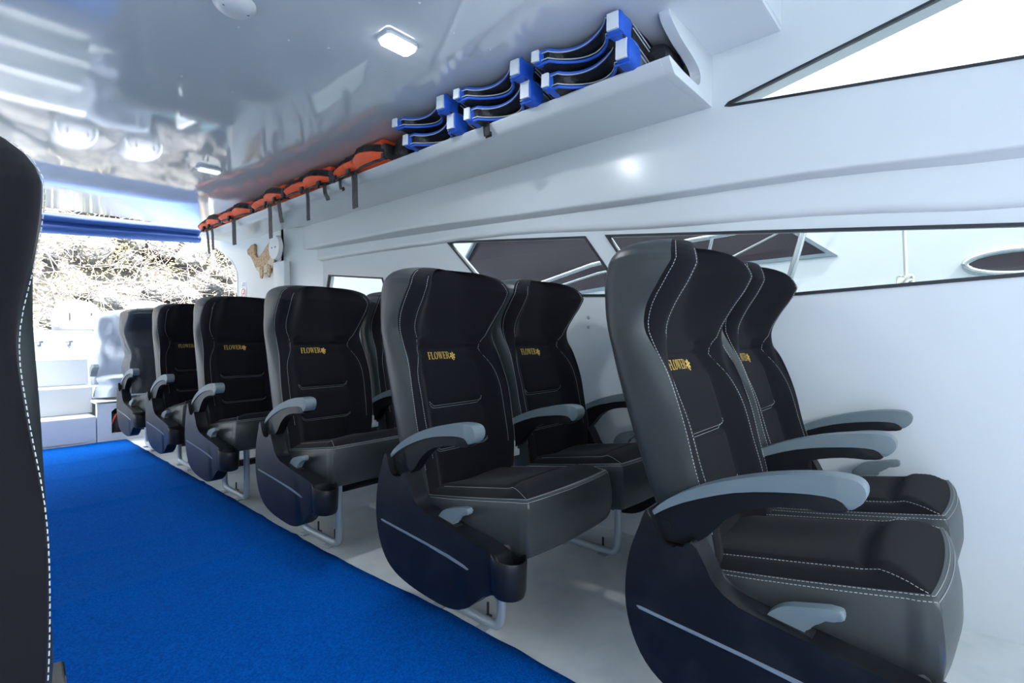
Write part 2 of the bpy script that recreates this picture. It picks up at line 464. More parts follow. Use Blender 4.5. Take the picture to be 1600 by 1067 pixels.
# ================================================================== the double seat
ZT = [.40, .50, .60, .70, .80, .86, .90, .95, 1.00, 1.04, 1.07]
WT = [.195, .208, .216, .217, .208, .205, .208, .216, .221, .221, .217]
YST = [.205, .214, .234, .254, .286, .322, .338, .326, .292, .266, .256]
YRT = [.300, .335, .366, .395, .420, .432, .440, .445, .443, .437, .425]
BFT = [.004, .004, .000, -.004, -.012, .016, .036, .052, .054, .044, .030]
CFT = [.050, .052, .052, .054, .052, .036, .032, .042, .062, .072, .072]
PIV = Vector((0, .25, .45))
def crest(z):      # where the bolster seam runs across the half width
    return 0.84 - 0.16 * math.exp(-((z - .832) / .05) ** 2)
def yfront(t, z):
    a = abs(t); w = sm(ZT, WT, z); ys = sm(ZT, YST, z); bf = sm(ZT, BFT, z); cf = sm(ZT, CFT, z)
    c = 0.84
    if a >= c: g = -bf * math.sqrt(max(0, 1 - ((a - c) / (1 - c)) ** 2))
    else: g = cf + (-bf - cf) * sstep(0.30 if z > .87 else 0.50, c, a)
    x = a * w
    ed = 1 - sstep(.108, .122, x)
    g -= .010 * ed * sstep(.644, .656, z) * (1 - sstep(.775, .795, z))
    g -= .008 * ed * sstep(.500, .514, z) * (1 - sstep(.622, .638, z))
    g += .005 * math.exp(-((z - .642) / .005) ** 2) * ed
    g += .012 * math.exp(-((z - .835) / .009) ** 2) * (1 - sstep(.55, .8, a))
    g -= .008 * sstep(.84, .875, z) * (1 - sstep(.98, 1.05, z)) * (1 - sstep(.4, .62, a))
    g += .003 * math.exp(-((a - crest(z)) / .02) ** 2)
    return ys + g
TOPS = [(1.045, 1.0), (1.062, .982), (1.076, .945), (1.087, .885), (1.095, .80), (1.101, .66), (1.105, .40), (1.1065, .02)]
def head_shrink(z):
    if z <= 1.045: return z, 1.0
    for (z0, s0), (z1, s1) in zip(TOPS, TOPS[1:]):
        if z <= z1: return 1.045, s0 + (s1 - s0) * (z - z0) / (z1 - z0)
    return 1.045, .02
def topdrop(y, z): return .022 * ((.345 - y) / .12) ** 2 * sstep(1.0, 1.085, z)
def back_pt(t, z, off=0.0):
    zz, s = head_shrink(z)
    w = sm(ZT, WT, zz); y = yfront(t, zz) - off
    yc = .345
    return Vector((t * w * s, yc + (y - yc) * s, z - topdrop(yc + (y - yc) * s, z))) - PIV
def leather_ring(z):
    zz, s = head_shrink(z)
    w = sm(ZT, WT, zz); ys = sm(ZT, YST, zz); yr = sm(ZT, YRT, zz); d = yr - ys
    ws = max(w + .006, .224 - .10 * max(0, .55 - zz))
    half = [(w, ys), (w + (ws - w) * .55, ys + .10 * d), (ws - .001, ys + .28 * d), (ws, ys + .5 * d), (ws - .003, ys + .72 * d), (ws - .013, ys + .88 * d), (ws - .028, ys + .97 * d), (ws - .055, yr + .003), (w * .5, yr + .008), (0, yr + .009)]
    pts = half + [(-x, y) for x, y in half[-2::-1]]
    yc = .345
    return [Vector((x * s, yc + (y - yc) * s, z - topdrop(yc + (y - yc) * s, z))) - PIV for x, y in pts]
ZV = [.325, .36] + [.40 + i * .0125 for i in range(52)] + [1.0415 + i * .0025 for i in range(26)] + [1.1065]
ZV = sorted(set([round(z, 4) for z in ZV if z <= 1.1065]))
ZF = sorted(set(ZV + [.640, .642, .645, .648, .500, .506, .510, .626, .632, .828, .832, .836, .840, .845]))
TV = [-1, -.995, -.98, -.95, -.91, -.87, -.83, -.80, -.77, -.73, -.68, -.63, -.58, -.55, -.52, -.48, -.42, -.36, -.30, -.2, -.1]
TV = TV + [0] + [-t for t in TV[::-1]]

# serif letters for the embroidered word: quads in a box one unit high
def q(x0, y0, x1, y1): return [(x0, y0), (x1, y0), (x1, y1), (x0, y1)]
def letters():
    L = {}
    L['F'] = (.62, [q(.08, 0, .22, 1), q(0, 0, .32, .05), q(0, .95, .60, 1), [(.52, .95), (.60, .95), (.60, .74)], q(.22, .49, .42, .54), q(.40, .40, .44, .63)])
    L['L'] = (.62, [q(.08, 0, .22, 1), q(0, 0, .58, .05), q(0, .95, .32, 1), [(.50, .05), (.58, .05), (.60, .28)]])
    ring = []
    for k in range(20):
        a0, a1 = 2 * math.pi * k / 20, 2 * math.pi * (k + 1) / 20
        o = lambda a: (.38 + .38 * math.cos(a), .5 + .52 * math.sin(a)); i_ = lambda a: (.38 + .24 * math.cos(a), .5 + .47 * math.sin(a))
        ring.append([i_(a0), o(a0), o(a1), i_(a1)])
    L['O'] = (.78, ring)
    L['W'] = (1.10, [[(.10, 1), (.24, 1), (.40, 0), (.33, 0)], [(.33, 0), (.38, 0), (.56, .95), (.52, .95)], [(.46, 1), (.60, 1), (.76, 0), (.69, 0)], [(.69, 0), (.74, 0), (.96, 1), (.90, 1)], q(0, .95, .32, 1), q(.40, .95, .66, 1), q(.82, .95, 1.06, 1)])
    L['E'] = (.66, [q(.08, 0, .22, 1), q(0, 0, .60, .05), q(0, .95, .58, 1), [(.50, .95), (.58, .95), (.58, .76)], [(.52, .05), (.60, .05), (.63, .28)], q(.22, .49, .44, .54), q(.42, .40, .46, .63)])
    bowl = []
    for k in range(10):
        a0, a1 = -math.pi / 2 + math.pi * k / 10, -math.pi / 2 + math.pi * (k + 1) / 10
        o = lambda a: (.34 + .28 * math.cos(a), .74 + .26 * math.sin(a)); i_ = lambda a: (.34 + .14 * math.cos(a), .74 + .21 * math.sin(a))
        bowl.append([i_(a0), o(a0), o(a1), i_(a1)])
    L['R'] = (.76, [q(.08, 0, .22, 1), q(0, 0, .32, .05), q(0, .95, .36, 1), q(.22, .48, .36, .53), [(.34, .49), (.46, .49), (.74, 0), (.58, 0)], q(.58, 0, .80, .05)] + bowl)
    return L
def logo_mesh(parent):
    LT_ = letters(); V, F = [], []
    H = .0235; x = -.086; z0 = .798; asp = .86
    def put(poly, ox):
        b = len(V)
        for (px, pz) in poly:
            X = ox + px * H * asp; Z = z0 + pz * H
            V.append(back_pt(X / sm(ZT, WT, Z), Z, .0022))
        F.append(tuple(range(b, b + len(poly))))
    for ch_ in 'FLOWER':
        w_, polys = LT_[ch_]
        for p in polys: put(p, x)
        x += (w_ + .03) * H * asp
    # flower emblem: petals round a heart, a leafy curl below
    def disc(cx, cz, rx, rz, ang):
        b = len(V)
        for k in range(10):
            a = 2 * math.pi * k / 10; u, v = rx * math.cos(a), rz * math.sin(a)
            X = cx + u * math.cos(ang) - v * math.sin(ang); Z = cz + u * math.sin(ang) + v * math.cos(ang)
            V.append(back_pt(X / sm(ZT, WT, Z), Z, .0024))
        F.append(tuple(range(b, b + 10)))
    cx, cz = x + .0125, z0 + .0095
    for k in range(6):
        a = k * math.pi / 3 + .3; disc(cx + .0085 * math.cos(a), cz + .0085 * math.sin(a), .0046, .0032, a)
    disc(cx, cz, .0036, .0036, 0)
    disc(cx + .003, cz - .0135, .0042, .0018, .5)
    o = mk('embroidered_logo', V, F, 'gold', parent); o['label'] = 'gold embroidered word FLOWER with a flower emblem'
    return o

XC = .095; WSEP = .485
def make_backrest(root, xc):
    V, F = [], []
    loft(V, F, [leather_ring(z) for z in ZV], False)
    b = mk('backrest', V, F, 'leather', root, 180, (xc, PIV.y, PIV.z))
    V, F = [], []
    loft(V, F, [[back_pt(t, z) for t in TV] for z in ZF], False)
    mk('back_cushion', V, F, 'fabric', b, 180)
    # seams
    zl = [.47 + i * .02 for i in range(31)] + [1.085, 1.095]
    lines = []
    for s in (-1, 1):
        lines.append([back_pt(s * .995, z, .0015) + Vector((s * .0028, 0, 0)) for z in zl])
        zz = [.50 + i * .015 for i in range(40)]
        lines.append([back_pt(s * crest(z), z, .0016) for z in zz if z < 1.092])
    stitch('seam_stitching', lines, b)
    for z0 in (.642, .503):
        ln = []
        for dz in (0.0035, -.0035):
            ln.append([back_pt(x / sm(ZT, WT, z0), z0 + dz + .016 * max(0, (abs(x) - .095) / .025) ** 2, .0016) for x in [-.12 + .006 * i for i in range(41)]])
        stitch('pocket_stitching', ln, b)
    logo_mesh(b)
    return b

def cush_edge(y): return .458 - .165 * (y + .153)
def make_cushion(root, xc):
    hw, y0, y1 = .200, -.150, .325
    yc, hy = (y0 + y1) / 2, (y1 - y0) / 2
    def rr(a, b):        # square [-1,1]^2 -> rounded rectangle
        k = .22
        x = a * math.sqrt(1 - k * b * b / 2 * abs(a) ** 2); y = b * math.sqrt(1 - k * a * a / 2 * abs(b) ** 2)
        return x * hw, yc + y * hy
    N = 44
    def top(a, b, off=0.0):
        x, y = rr(a, b); m = max(abs(a), abs(b))
        z = cush_edge(y) + .026 * (1 - m ** 5) + .006 * sstep(.9, .99, m) * 0
        z -= .007 * math.exp(-((abs(x) - .148) / .006) ** 2) * sstep(-.09, -.05, y)                 # side seams
        fr = y + .035 + .25 * x * x
        z -= .015 * math.exp(-(fr / .008) ** 2) * (1 - sstep(.125, .15, abs(x)))                    # roll seam
        z += .010 * sstep(0, .03, -fr) * (1 - sstep(.06, .10, -fr)) * (1 - m ** 6)                  # front roll
        z -= .010 * math.exp(-(x / .1) ** 2) * sstep(0, .15, fr) 
        return Vector((x, y, z + off))
    V, F = [], []
    rings = [[top(-1 + 2 * i / N, -1 + 2 * j / N) for i in range(N + 1)] for j in range(N + 1)]
    per = [( -1 + 2 * i / N, -1) for i in range(N)] + [(1, -1 + 2 * i / N) for i in range(N)] + [(1 - 2 * i / N, 1) for i in range(N)] + [(-1, 1 - 2 * i / N) for i in range(N)]
    def bot(y): return .302 - .10 * (y - y0) if y < .1 else .26
    SV, SF = [], []; srings = []
    for (dx, fz) in ((-.002, 0.0), (.004, .0), (.009, .04), (.013, .15), (.017, .38), (.018, .62), (.013, .85), (.006, .96), (-.008, 1.0), (-.06, 1.0)):
        rg = []
        for a, b in per:
            p = top(a, b); c = Vector((p.x * .55, yc + (p.y - yc) * .6, p.z)); d = (p - c); d.z = 0; d.normalize()
            zb = bot(p.y); kf = 1.4 if p.y < -.1 else 1.0
            qv = p + d * dx * (kf if dx > 0 else 1); qv.z = p.z + (zb - p.z) * fz - (.0 if fz else -.0015)
            if dx <= -.05: qv = Vector((p.x * .4, yc + (p.y - yc) * .5, bot(yc)))
            rg.append(qv)
        srings.append(rg)
    loft(SV, SF, srings, True)
    SF.append(tuple(range(9 * len(per), 10 * len(per)))[::-1])
    s = mk('seat_cushion', SV, SF, 'leather', root, 70, (xc, 0, 0))
    loft(V, F, rings, False)
    mk('seat_pad', V, F, 'fabric', s, 180)
    lines = [[srings[2][k] + Vector((0, 0, .0015)) for k in list(range(3 * N - 4, 4 * N)) + list(range(0, 2 * N + 5))]]
    lines.append([p + Vector((0, 0, .0006)) for p in [srings[1][k] for k in list(range(3 * N + 2, 4 * N)) + list(range(0, 2 * N))]][::1])
    def tz(x, y):
        a, b = x / hw, (y - yc) / hy
        for _ in range(6):
            X, Y = rr(a, b); a += (x - X) / hw; b += (y - Y) / hy
            a = max(-1, min(1, a)); b = max(-1, min(1, b))
        p = top(a, b); return Vector((p.x, p.y, p.z + .0022))
    for sgn in (-1, 1):
        P = [(sgn * .156, .22 - i * .0135) for i in range(21)] + [(sgn * (.156 + .034 * i / 6), -.05 - .085 * i / 6) for i in range(1, 7)]
        lines.append([tz(x, y) for x, y in P])
    stitch('seam_stitching', lines, s)
    return s

ARM_B = [(.327, .478), (.315, .500), (.25, .540), (.15, .580), (.05, .600), (-.012, .605), (-.032, .590), (-.016, .578), (.05, .574), (.12, .556), (.165, .526), (.20, .486), (.235, .461), (.28, .455), (.317, .462)]
ARM_C = [(.328, .482), (.313, .513), (.265, .553), (.188, .592), (.095, .623), (.013, .639), (-.036, .640), (-.054, .629), (-.055, .610), (-.044, .596), (-.032, .590), (-.014, .604), (.05, .601), (.15, .581), (.25, .541), (.312, .502)]
def smooth_poly(P, n=3): return [(p.x, p.y) for p in catmull([(a, b, 0) for a, b in P], n, True)]
def make_armrest(root, x):
    a = ext_poly('armrest', smooth_poly(ARM_B), 'yz', -.017, .017, 'plastic', root, .005, 3, (x, 0, 0), 50)
    c = ext_poly('armrest_cap', smooth_poly(ARM_C), 'yz', -.021, .021, 'cap', a, .006, 3, None, 50); c['label'] = 'grey plastic armrest cap'
    bm = bmesh.new(); bmesh.ops.create_cone(bm, cap_ends=True, segments=16, radius1=.012, radius2=.011, depth=.038, matrix=Matrix.Translation((0, .285, .485)) @ Matrix.Rotation(R(90), 4, 'Y'))
    bm_obj('pivot_button', bm, 'plastic', a)
    return a

PANEL = [(.318, .517), (.336, .480), (.358, .420), (.368, .360), (.367, .300), (.352, .245), (.322, .197), (.275, .165), (.20, .146), (.10, .137), (.03, .138), (-.03, .155), (-.075, .190), (-.115, .222), (-.150, .236), (-.152, .318), (-.120, .334), (-.05, .345), (.06, .362), (.165, .385), (.195, .430), (.222, .474), (.235, .462), (.262, .452), (.292, .458)]
def make_panel(root, x, sg):
    """sg = -1: outer face towards the aisle (-x), +1 towards the wall"""
    f = lambda a, b: (a, b) if sg < 0 else (-b, -a)
    a, b = f(-.030, .026)
    p = ext_poly('side_panel', smooth_poly(PANEL), 'yz', a, b, 'plastic', root, .010, 3, (x, 0, 0), 45)
    st = [(.342, .309), (.335, .304), (.12, .2865), (.03, .276), (-.045, .2645), (-.050, .268), (-.03, .274), (.03, .284), (.13, .2935), (.335, .3105)]
    a, b = f(-.0325, -.028)
    ext_poly('trim_strip', st, 'yz', a, b, 'strip', p, .0008, 1)['label'] = 'thin grey trim strip'
    # cup holder: an open cup at the front end
    V, F = [], []; N = 28; rings = []
    cy, cx = -.158, .006 * (1 if sg < 0 else -1)
    for r_, z in ((.030, .222), (.040, .226), (.044, .240), (.046, .300), (.047, .322), (.045, .325), (.042, .322), (.041, .30), (.038, .245), (.002, .243)):
        rings.append([Vector((cx + r_ * math.cos(2 * math.pi * k / N), cy + r_ * math.sin(2 * math.pi * k / N), z + .22 * r_ * math.sin(2 * math.pi * k / N) * (1 if z > .26 else 0.3))) for k in range(N)])
    loft(V, F, rings, True); F.append(tuple(range(N))[::-1]); F.append(tuple(range(9 * N, 10 * N)))
    if sg < 0: mk('cup_holder', V, F, 'plastic', p, 50)
    up = 0 if sg < 0 else .07
    LV = [(.100, .350), (.090, .374), (.066, .394), (.030, .405), (-.018, .416), (-.026, .407), (-.022, .397), (.012, .388), (.028, .372), (.036, .345), (.045, .328), (.085, .330)]
    LV = [(y_, z_ + (up if z_ > .34 else 0)) for y_, z_ in LV]
    a, b = f(-.010, .012)
    l = ext_poly('recline_lever', smooth_poly(LV), 'yz', a, b, 'cap', p, .005, 3, None, 50); l['label'] = 'grey curved recline lever'
    a, b = f(-.012, .014)
    ext_poly('lever_slot', [(.108, .3725), (.02, .3585), (.02, .350), (.108, .362)], 'yz', a, b, 'dark', p)
    return p

def make_legs(root, x):
    path = catmull([(0, 0, .30), (0, 0, .16), (0, 0, .06), (0, .012, .026), (0, .045, .0165), (0, .15, .0165), (0, .26, .0165), (0, .295, .026), (0, .308, .06), (0, .308, .16), (0, .308, .28)], 5)
    l = tube('leg_frame', path, .0145, 'leg', root, 12, (x, 0, 0))
    for y in (.055, .255):
        box_obj('foot_plate', (-.035, y - .022, .0008), (.022, y + .022, .008), 'leg', l, .002, 1)
    for y in (.085, .225):
        V, F = [], []; add_tube(V, F, [(.030, y, .001), (.030, y, .052)], .004, 8); add_tube(V, F, [(.030, y, .001), (.030, y, .010)], .014, 6)
        mk('anchor_bolt', V, F, 'bolt', l, 40)
    return l

def make_pair():
    root = thing('passenger_seat', (0, 0, 0), 'x', 'seat', 'double passenger seats in a row along the right wall')
    for k in range(2):
        make_backrest(root, XC + k * WSEP)
        make_cushion(root, XC + k * WSEP)
    for x in (-.143, XC + WSEP / 2, 2 * XC + WSEP + .143): make_armrest(root, x)
    make_panel(root, -.150, -1); make_panel(root, 2 * XC + WSEP + .150, 1)
    for x in (0, 2 * XC + WSEP): make_legs(root, x)
    for y in (.0, .308):
        tube('cross_bar', [(-.11, y, .288 - y * .1), (2 * XC + WSEP + .11, y, .288 - y * .1)], .014, 'leg', root, 10)
    # foot rest behind the seat for the row behind
    for x in (.06, .60):
        tube('footrest_arm', catmull([(x, .32, .25), (x, .36, .20), (x, .40, .15), (x, .405, .115)], 4), .010, 'leg', root, 8)
    tube('footrest_bar', [(.03, .405, .115), (.63, .405, .115)], .020, 'dark', root, 12)
    # belt anchor between the cushions
    V, F = [], []
    bm = bmesh.new(); box(bm, (-.012, -.012, 0), (.012, .012, .045), .004); box(bm, (-.03, -.014, -.012), (.022, .014, .012), .005)
    bm_obj('belt_buckle', bm, 'belt', root, 40, (XC + WSEP / 2 - .015, .235, .445))
    return root

PAIR = make_pair()
rows = [  # x, y, recline, label
    (1.160, 0.174, 2.6, 'black double seat nearest the camera, at the right beside the bare white wall'),
    (1.105, 1.0185, 0.0, 'black double seat in the second row, both embroidered backs fully in view'),
    (1.109, 1.9315, -1.4, 'black double seat in the third row from the camera, just below the small far window'),
    (1.111, 2.8627, -2.6, 'black double seat in the fourth row, just below the no-smoking sign'),
    (1.140, 3.768, -1.0, 'black double seat in the fifth row, its gold word half hidden'),
    (1.151, 4.624, -0.5, 'farthest double seat of the row, its back under a charcoal cover'),
]
pairs = []
for i, (x, y, rc, lab) in enumerate(rows):
    o = PAIR if i == 0 else copy_tree(PAIR)
    pairs.append(o)
for o, (x, y, rc, lab) in zip(pairs, rows):
    o.location = (x, y, 0); o['label'] = lab
    for c in o.children:
        if c.name.startswith('backrest'): c.rotation_euler = (R(-rc), 0, 0)
for c in pairs[1].children:
    if c.name.startswith('seat_cushion'): c.location.y = -.040
def drop(o):
    for ch in list(o.children): drop(ch)
    bpy.data.objects.remove(o)
# the seat across the aisle, at the left edge of the picture
left = copy_tree(PAIR); left.location = (-.722, 0.440, 0)
left['label'] = 'black seat across the aisle at the left edge, only its stitched side showing'
del left['group']
for c in list(left.children):          # the aisle armrest is missing here, only its pivot stub is left
    if c.name.startswith('armrest') and c.location.x > .7: drop(c)
for c in left.children:
    if c.name.startswith('side_panel') and c.location.x > .7: c.location.x -= .036
ext_poly('pivot_stub', smooth_poly([(.352, .530), (.362, .552), (.352, .566), (.337, .566), (.328, .552), (.332, .532)]), 'yz', .789, .809, 'cap', left, .005, 2)
for c in left.children:
    if c.name.startswith('backrest'): c.rotation_euler = (R(-1.0), 0, 0)

# ================================================================== covered seats aft
def cover_mesh(name, w, yf, yr, z0, z1, m, loc, seed, parent=None, fold=.02):
    V, F = [], []; rings = []; N = 56
    nz = 34
    for j in range(nz + 1):
        v = j / nz; z = z0 + (z1 - z0) * v
        s = 1.0 if v < .86 else max(.02, math.sqrt(max(0, 1 - ((v - .86) / .14) ** 2)) * .95 + .05 * (1 - v) / .14)
        lean = .13 * (z - z0)
        rg = []
        for k in range(N):
            a = 2 * math.pi * k / N; ca, sa = math.cos(a), math.sin(a)
            ex = .42
            x = math.copysign(abs(ca) ** ex, ca) * w; y = math.copysign(abs(sa) ** ex, sa)
            y = (yf + yr) / 2 + y * (yr - yf) / 2
            nn = noise.noise((x * 6 + seed, z * 3 + x * 5, y * 5 + seed)) + .5 * noise.noise((x * 14 + seed, z * 7 - x * 9, seed))
            d = fold * nn * (1 if v < .9 else .4) + fold * .7 * math.sin(z * 22 + x * 16 + seed) * max(0, noise.noise((x * 3, z * 3, seed)))
            yc = (yf + yr) / 2
            sx = 1 - .10 * math.exp(-((v - .55) / .15) ** 2)
            rg.append(Vector((x * s * sx + d * ca, yc + (y - yc) * s + lean + d * sa, z + .012 * noise.noise((x * 8, y * 8, seed)) * (1 if j == 0 else .3))))
        rings.append(rg)
    loft(V, F, rings, True); F.append(tuple(range(nz * N, (nz + 1) * N)))
    return mk(name, V, F, m, parent, 180, loc)
def back_cover(xc, seed, root):
    V, F = [], []; rings = []; N = 60; nz = 40
    for j in range(nz + 1):
        z = .44 + .675 * j / nz; zz = min(z, 1.07); s = 1.0 if z < 1.06 else math.sqrt(max(.0006, 1 - ((z - 1.06) / .056) ** 2))
        ys = sm(ZT, YST, zz) - .045; yr = sm(ZT, YRT, zz) + .022; yc = (ys + yr) / 2; w = .238 - .012 * math.exp(-((z - .78) / .1) ** 2)
        rg = []
        for k in range(N):
            a = 2 * math.pi * k / N; ca, sa = math.cos(a), math.sin(a)
            x = math.copysign(abs(ca) ** .36, ca) * w; y = math.copysign(abs(sa) ** .36, sa) * (yr - ys) / 2
            d = .022 * noise.noise((x * 7 + seed, z * 4 + x * 6, y * 5)) + .040 * max(0, noise.noise((x * 3 + z * 5, z * 2.2 - x * 3, seed))) * math.sin(z * 26 + x * 22 + seed)
            rg.append(Vector((x * s + d * ca, yc + y * s + d * sa - .010 * (sa < 0) * s, z + .01 * noise.noise((x * 9, y * 9, seed)) * (1 if j == 0 else .2))))
        rings.append(rg)
    loft(V, F, rings, True); F.append(tuple(range(nz * N, (nz + 1) * N)))
    o = mk('back_cover', V, F, 'coverd', root, 180, (xc, 0, 0)); o['label'] = 'charcoal fabric cover draped over the seat back'
for c in list(pairs[5].children):
    if c.name.startswith('backrest'): drop(c)
for k in range(2): back_cover(XC + k * WSEP, 3.1 + k, pairs[5])

hs = thing('covered_seat', (1.22, 5.62, .33), 'seat under a pale grey cover on the white aft platform', 'seat')
cover_mesh('back_cover', .26, .10, .30, .12, .80, 'cover', None, 8.7, hs, .06)
sc_ = cover_mesh('cushion_cover', .25, -.20, .16, .03, .215, 'cover', None, 5.5, hs, .045)
ext_poly('armrest', [(.12, .20), (.10, .28), (.04, .31), (-.03, .31), (-.05, .285), (-.01, .27), (.04, .25), (.06, .20)], 'yz', -.295, -.25, 'cap', hs, .008, 3)
tube('pedestal', [(0, .03, 0.0), (0, .03, .12)], .05, 'steel', hs, 16)

# ================================================================== aft steps, platform, transom
steps = thing('boarding_steps', (.35, 5.35, 0), 'white moulded steps rising to the stern', 'steps')
for i, (ya, yb, z0, z1, xr) in enumerate(((5.35, 6.1, 0.0, .225, .905), (5.60, 6.1, .225, .452, .925), (5.85, 6.1, .452, .685, .935))):
    box_obj('step', (-.35 - .35, ya - 5.35, z0), (xr - .35, yb - 5.35, z1), 'deckwhite', steps, .014, 3)
ext_poly('mount', [(-.6, 0), (.5, 0), (.5, .05), (-.6, .05)], 'xy', 0.0, .02, 'deckwhite', steps)
tr = struct(box_obj('wall_transom', (-1.05, 6.10, 0), (1.03, 6.35, .932), 'deckwhite', None, .02, 3), 'white transom wall behind the steps')
hatch = box_obj('hatch_door', (.30, 6.088, .72), (.955, 6.104, .836), 'deckwhite', tr, .006); hatch['label'] = 'white hatch lid with two latches'
for x in (.640, .842):
    bm = bmesh.new(); box(bm, (x - .028, 6.076, .826), (x + .028, 6.090, .842), .002); box(bm, (x - .012, 6.072, .792), (x + .012, 6.090, .830), .003)
    box(bm, (x - .006, 6.07, .776), (x + .006, 6.088, .786), .002)
    bm_obj('latch', bm, 'steel', hatch)
pf = struct(holed('aft_platform', [(.91, 0), (1.95, 0), (1.95, .335), (.91, .335)], [[(1.005, .065), (1.30, .065), (1.30, .275), (1.03, .275), (1.005, .25)]], 'xz', 5.35, 5.40, 'deckwhite'), 'white aft platform with an open locker')
box_obj('platform_top', (.91, 5.35, .315), (1.95, 6.5, .34), 'deckwhite', pf, .008)
box_obj('locker_back', (.96, 5.66, 0.01), (1.42, 5.68, .315), 'dark', pf)
tag(box_obj('battery', (1.06, 5.47, .002), (1.26, 5.62, .20), 'battery', None, .008), 'dark battery inside the open locker of the aft platform', 'battery')
tag(box_obj('storage_box', (1.10, 5.43, .202), (1.22, 5.55, .238), 'bluebox', None, .006), 'small blue box on the battery in the locker', 'box')
V, F = [], []
add_tube(V, F, catmull([(1.02, 5.45, .13), (1.06, 5.43, .22), (1.12, 5.415, .245), (1.20, 5.42, .25)], 6), .007, 8)
tag(mk('battery_cable', V, F, 'red', None, 60), 'red cable across the open locker', 'cable')
struct(box_obj('wall_quarter', (1.90, 5.06, 0), (1.96, 6.5, .75), 'deckwhite', None, .02), 'white stern quarter bulwark')

def motor(loc, label, w):
    r = thing('outboard_motor', loc, label, 'outboard motor', 'outboard motors behind the stern')
    V, F = [], []; rings = []; N = 32
    for z, s, dy in ((-1.6, .22, 0), (-.75, .30, 0), (-.3, .42, 0), (-.1, .60, 0), (0, .86, 0), (.03, .97, 0), (.10, 1.0, 0), (.18, .97, .01), (.25, .88, .03), (.30, .72, .045), (.325, .5, .05), (.335, .2, .05)):
        rings.append([Vector((math.copysign(abs(math.cos(a)) ** .7, math.cos(a)) * w * s, dy + math.copysign(abs(math.sin(a)) ** .7, math.sin(a)) * .26 * s, z)) for a in [2 * math.pi * k / N for k in range(N)]])
    loft(V, F, rings, True); F.append(tuple(range(11 * N, 12 * N))); F.append(tuple(range(N))[::-1])
    mk('cowl', V, F, 'cowl', r, 60)
    for s in (-1, 1):
        V, F = [], []
        add_tube(V, F, catmull([(s * w * .93, -.20, .06), (s * w * .86, -.22, .18), (s * w * .70, -.20, .26), (s * w * .45, -.15, .31)], 5), .012, 8)
        mk('side_band', V, F, 'cover', r, 60)
        box_obj('vent', (s * w * .45 - .006, -.262, .13), (s * w * .45 + .006, -.245, .20), 'dark', r, .002, 1)
    return r
motor((1.02, 6.95, .92), 'white outboard motor behind the transom, left of the covered seat', .19)
motor((1.63, 6.95, .95), 'white outboard motor mostly hidden behind the grey covered seat', .19)

# ================================================================== rolled curtain at the stern opening
cur = thing('rolled_curtain', (.35, 5.68, 1.868), 'rolled blue tarpaulin curtain across the top of the stern opening', 'curtain')
V, F = [], []; rings = []; NXc = 70
prof = [(.015, .055), (-.03, .045), (-.055, .02), (-.05, -.012), (-.022, -.028), (-.045, -.045), (-.062, -.075), (-.045, -.105), (-.01, -.118), (.03, -.10), (.045, -.05), (.04, .02)]
for i in range(NXc + 1):
    x = -1.35 + 2.78 * i / NXc; sag = -.02 * math.sin(math.pi * i / NXc) + .03 * (x - 0) - .012
    rg = []
    for k, (py, pz) in enumerate(prof):
        j = .012 * noise.noise((x * 1.3, k * .7, 2)) + .004 * noise.noise((x * 5, k * .5, 9))
        rg.append(Vector((x, py + j, pz * (1.0 - .25 * max(0, i / NXc - .55)) + sag + j * .8)))
    rings.append([Vector(p) for p in catmull([tuple(v) for v in rg], 4, True)])
loft(V, F, rings, True); n = len(rings[0]); F.append(tuple(range(n))[::-1]); F.append(tuple(range(NXc * n, (NXc + 1) * n)))
mk('curtain_roll', V, F, 'tarp', cur, 180)
tube('curtain_rod', [(-1.38, .0, -.008), (0, 0, .018), (1.30, 0, .066)], .016, 'dark', cur, 10)

# ================================================================== ceiling fittings
def lamp(loc, label, lens, rz=0):
    r = thing('ceiling_light', loc, label, 'ceiling light', None, rz)
    def oct_(a, b, c): return [(-a + c, -b), (a - c, -b), (a, -b + c), (a, b - c), (a - c, b), (-a + c, b), (-a, b - c), (-a, -b + c)]
    ext_poly('housing', oct_(.068, .040, .012), 'xy', -.012, 0.0, 'lampbody', r, .003, 2)
    ext_poly('lens', oct_(.060, .033, .010), 'xy', -.026, -.011, lens, r, .006, 2)
    return r
l1 = lamp((1.122, 1.525, 1.93), 'lit rectangular ceiling light near the blue life jackets', 'lampon')
ld = bpy.data.lights.new('ceiling_light_glow', 'AREA'); ld.shape = 'RECTANGLE'; ld.size = .11; ld.size_y = .06; ld.energy = 1.5; ld.color = (.95, .98, 1)
lo = bpy.data.objects.new('ceiling_light_glow', ld); COL.objects.link(lo); lo.parent = l1; lo.location = (0, 0, -.030)
lamp((1.178, 3.56, 1.93), 'small white ceiling light above the orange life jackets', 'lampoff')
sp = thing('ceiling_speaker', (.652, 1.735, 1.93), 'round white grilled fitting on the ceiling at the top edge', 'speaker')
V, F = [], []; rings = []; N = 32
for r_, z in ((.062, 0), (.062, -.008), (.055, -.018), (.045, -.026), (.028, -.031), (.008, -.033)):
    rings.append([Vector((r_ * math.cos(2 * math.pi * k / N), r_ * math.sin(2 * math.pi * k / N), z)) for k in range(N)])
loft(V, F, rings, True); F.append(tuple(range(5 * N, 6 * N)))
mk('dome', V, F, 'lampbody', sp, 60)
for k in range(6):
    y = .012 + k * .007; hwid = math.sqrt(max(.0001, .05 ** 2 - y * y)) * .8
    tube('grille_slot', [(-hwid, -y, -.0315 + y * .32), (hwid, -y, -.0315 + y * .32)], .0016, 'dark', sp, 6)

